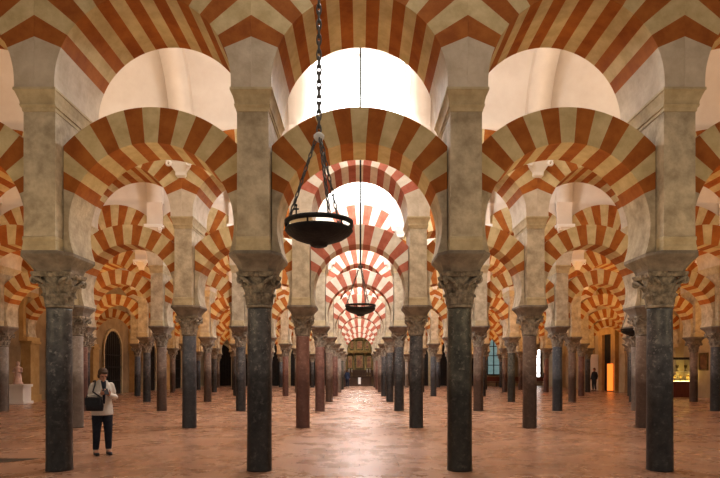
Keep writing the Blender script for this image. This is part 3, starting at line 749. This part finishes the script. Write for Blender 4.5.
    for i in (0,1):
        wj = wr[i]+(el[i]-wr[i]).normalized()*.02
        limb(b, [sh[i],(sh[i]+el[i])/2+P(0,.005,0),el[i],(el[i]+wj)/2,wj], [.064*k,.060*k,.055*k,.050*k,.044*k])
    jk = link('jacket', remesh(b, 'jacket', top_m, max(.010, vox*.7), 3), t)
    if reading:
        b = MB()   # dark shirt showing between the open lapels
        ps = [(1.37,.045,-.062),(1.30,.042,-.098),(1.2,.03,-.128),(1.08,.022,-.124),(.95,.014,-.130)]
        rows = [[(-w*k,(y-.006)*k,z*k),(0,(y-.016)*k,z*k),(w*k,(y-.006)*k,z*k),(w*k,(y+.03)*k,z*k),(-w*k,(y+.03)*k,z*k)] for z,w,y in ps]
        b.rings(rows, smooth=False); link('shirt_front', b.mesh('shirt_front', M['navy']), t)
        for s in (-1,1):
            b = MB(); rows = []
            for z,w,y in ps[:3]:
                rows.append([(s*w*k,(y-.014)*k,z*k),(s*(w+.035)*k,(y-.004)*k,z*k),(s*(w+.035)*k,(y+.02)*k,z*k),(s*w*k,(y+.0)*k,z*k)])
            b.rings(rows, smooth=False); link('lapel', b.mesh('lapel', top_m), jk)
    # trousers
    b = MB(); oval(b, [(0,0,.72*k,.15*k,.11*k),(0,0,.80*k,.168*k,.118*k),(0,0,.93*k,.158*k,.11*k)])
    for i in (0,1): limb(b, [hip[i]+P(0,0,-.04),(hip[i]+kn[i])/2,kn[i],(kn[i]+an[i])/2,an[i]+P(0,0,.05)], [.098*k,.090*k,.073*k,.064*k,.056*k])
    link('trousers', remesh(b, 'trousers', leg_m, max(.010, vox*.7), 2), t)
    for i in (0,1):
        a = an[i]
        b = MB(); b.ball((a.x,a.y+.005*k,.045*k), (.042*k,.05*k,.04*k), 12, 8); b.ball((a.x,a.y-.085*k,.034*k), (.043*k,.085*k,.032*k), 14, 8); b.box(a.x-.035*k,a.x+.035*k,a.y-.15*k,a.y+.045*k,0.002,.016)
        so = link('shoe', remesh(b, 'shoe', M['blackleather'], .008, 1), t)
        b = MB(); b.tube([(a.x,a.y,.06*k),(a.x,a.y,.15*k)], .046*k, 12); link('sock', b.mesh('sock', M['sock']), t)
    return t, dict(P=P, wr=wr, sh=sh, k=k)
wl = Vector((-4.56,10.05,0)); wrot = radians(38)
t, d = person('person', 'person in cream jacket and dark trousers looking down at a phone', wl, wrot, 1.56, M['jacket'], M['navy'], M['hair'], 'read', .014)
k = d['k']
def place(local):  # world position of a point of the reading person
    return wl + Matrix.Rotation(wrot, 3, 'Z') @ Vector(local)
ph = place(d['P'](-.005,-.295,1.175))
pt = thing('mobile_phone', 'dark mobile phone held in the hands of the person in the cream jacket', 'phone', ph, wrot)
R = Matrix.Rotation(radians(-50), 3, 'X')
b = MB(); b.box(-.036,.036,-.004,.004,-.075,.075); b.v = [tuple(R @ Vector(v)) for v in b.v]; link('case', b.mesh('case', M['blackleather']), pt)
b = MB(); b.box(-.032,.032,.004,.0055,-.07,.07); b.v = [tuple(R @ Vector(v)) for v in b.v]; link('screen', b.mesh('screen', M['bluecloth']), pt)
BX, BY, BZ, BR = -4.56, 9.755, .925, radians(-6)
bg = thing('shoulder_bag', 'dark leather shoulder bag hanging at the side of the person in the cream jacket', 'bag', (BX,BY,BZ), BR)
b = MB(); pts = []
for z, w_, dp in ((-.125,.15,.04),(-.115,.155,.055),(-.04,.165,.06),(.05,.15,.05),(.10,.13,.03),(.112,.12,.02)):
    pts.append([(w_*(abs(cos(2*pi*i/24))**.6)*(1 if cos(2*pi*i/24) > 0 else -1), dp*sin(2*pi*i/24), z) for i in range(24)])
b.rings(pts); link('bag_body', b.mesh('bag_body', M['blackleather']), bg)
b = MB(); b.box(-.14,.14,-.064,-.054,-.02,.1); link('flap', b.mesh('flap', M['blackleather']), bg)
Rb = Matrix.Rotation(-BR, 3, 'Z')
def inbag(p): return Rb @ (Vector(p) - Vector((BX,BY,BZ)))
sp = [place(d['P'](*q)) for q in ((-.19,-.135,1.17),(-.150,-.11,1.29),(-.125,-.03,1.372),(-.128,.05,1.365),(-.16,.115,1.28),(-.21,.13,1.12))]
b = MB(); b.tube([(.13,-.0,.10)] + [inbag(p) for p in sp] + [(-.15,.0,.10)], .013, 8); link('strap', b.mesh('strap', M['blackleather']), bg)
person('person', 'person in charcoal clothes standing by the doorway beside the orange sign', (18.05,43.6,0), radians(-60), 1.78, M['greycloth'], M['greycloth'], M['hair'], vox=.025)
person('person', 'distant person in dark blue jacket standing before the altar', (-1.12,52.0,0), radians(150), 1.72, M['bluecloth'], M['navy'], M['hair'], vox=.03)
person('person', 'distant person in a red top between the columns right of the aisle', (1.95,44.2,0), radians(-120), 1.7, M['redcloth'], M['greycloth'], M['hair'], vox=.03)
person('person', 'person in black clothes standing near the white window at the back', (17.25,52.6,0), radians(20), 1.74, M['greycloth'], M['navy'], M['hair'], vox=.03)

# ------------------------------------------------------------------ light
w = bpy.data.worlds.new('world'); sc.world = w; w.use_nodes = True
w.node_tree.nodes['Background'].inputs[0].default_value = (1.0,.90,.75,1); w.node_tree.nodes['Background'].inputs[1].default_value = .36
def area(loc, rot, size, power, col, sy=None, spread=None):
    L = bpy.data.lights.new('area', 'AREA'); L.energy = power; L.color = col; L.size = size
    if sy: L.shape = 'RECTANGLE'; L.size_y = sy
    if spread: L.spread = spread
    o = bpy.data.objects.new('lamp', L); C.objects.link(o); o.location = loc; o.rotation_euler = rot
    return o
for k in range(-1, NROW):
    y = Y0+DY*k+DY/2
    p = {-1: 420, 0: 560}.get(k, 780)
    # daylight from the skylight over the aisle, thrown down and forward, plus an added unseen lamp opposite, brightening the far side
    area((0,y+HS-.12,8.65), (radians(-55),0,0), 2.2, p, (.96,.98,1), 1.6)
    if k >= 0: area((0,y-HS+.5,9.0), (radians(60),0,0), 2.2, p*(.55 if k == 0 else 1.35), (.95,.975,1), 1.0)
    if k >= 0:
        for x in ((-7.5,-12.5,7.5,12.5) if k else (-6,6)):
            area((x,y,9.5), (0,0,0), 2.5, 32 if k else 40, (1,.88,.72))  # added unseen fill lamps under the side-bay vaults
for x in (-6,-2.9,2.9,6):  # added unseen uplights before the nearest arcade, warming its soffits
    area((x,6.6,1.9), (radians(172),0,0), .8, 24, (1,.74,.42))
for x in (-6,-3,0,3,6):  # added unseen uplights behind the nearest arcade, to brighten the soffits
    area((x,9.9,2.2), (pi,0,0), .7, 16, (1,.72,.38))
    area((x,13.2,2.2), (pi,0,0), .8, 7, (1,.74,.42))
for x in (-6,-3,3,6):  # added uplights without fittings, brightening only the vault plaster
    area((x,11.9,6.9), (pi,0,0), 1.6, 21, (1,.89,.80))
for k in range(0, NROW-1):
    y = Y0+DY*k+DY/2
    for x in ((-12,-7.5,7.5,12,16.5) if k > 1 else (-10.5,10.5)):
        area((x,y,2.6), (pi,0,0), .6, 95 if k else 85, (1,.50,.14))
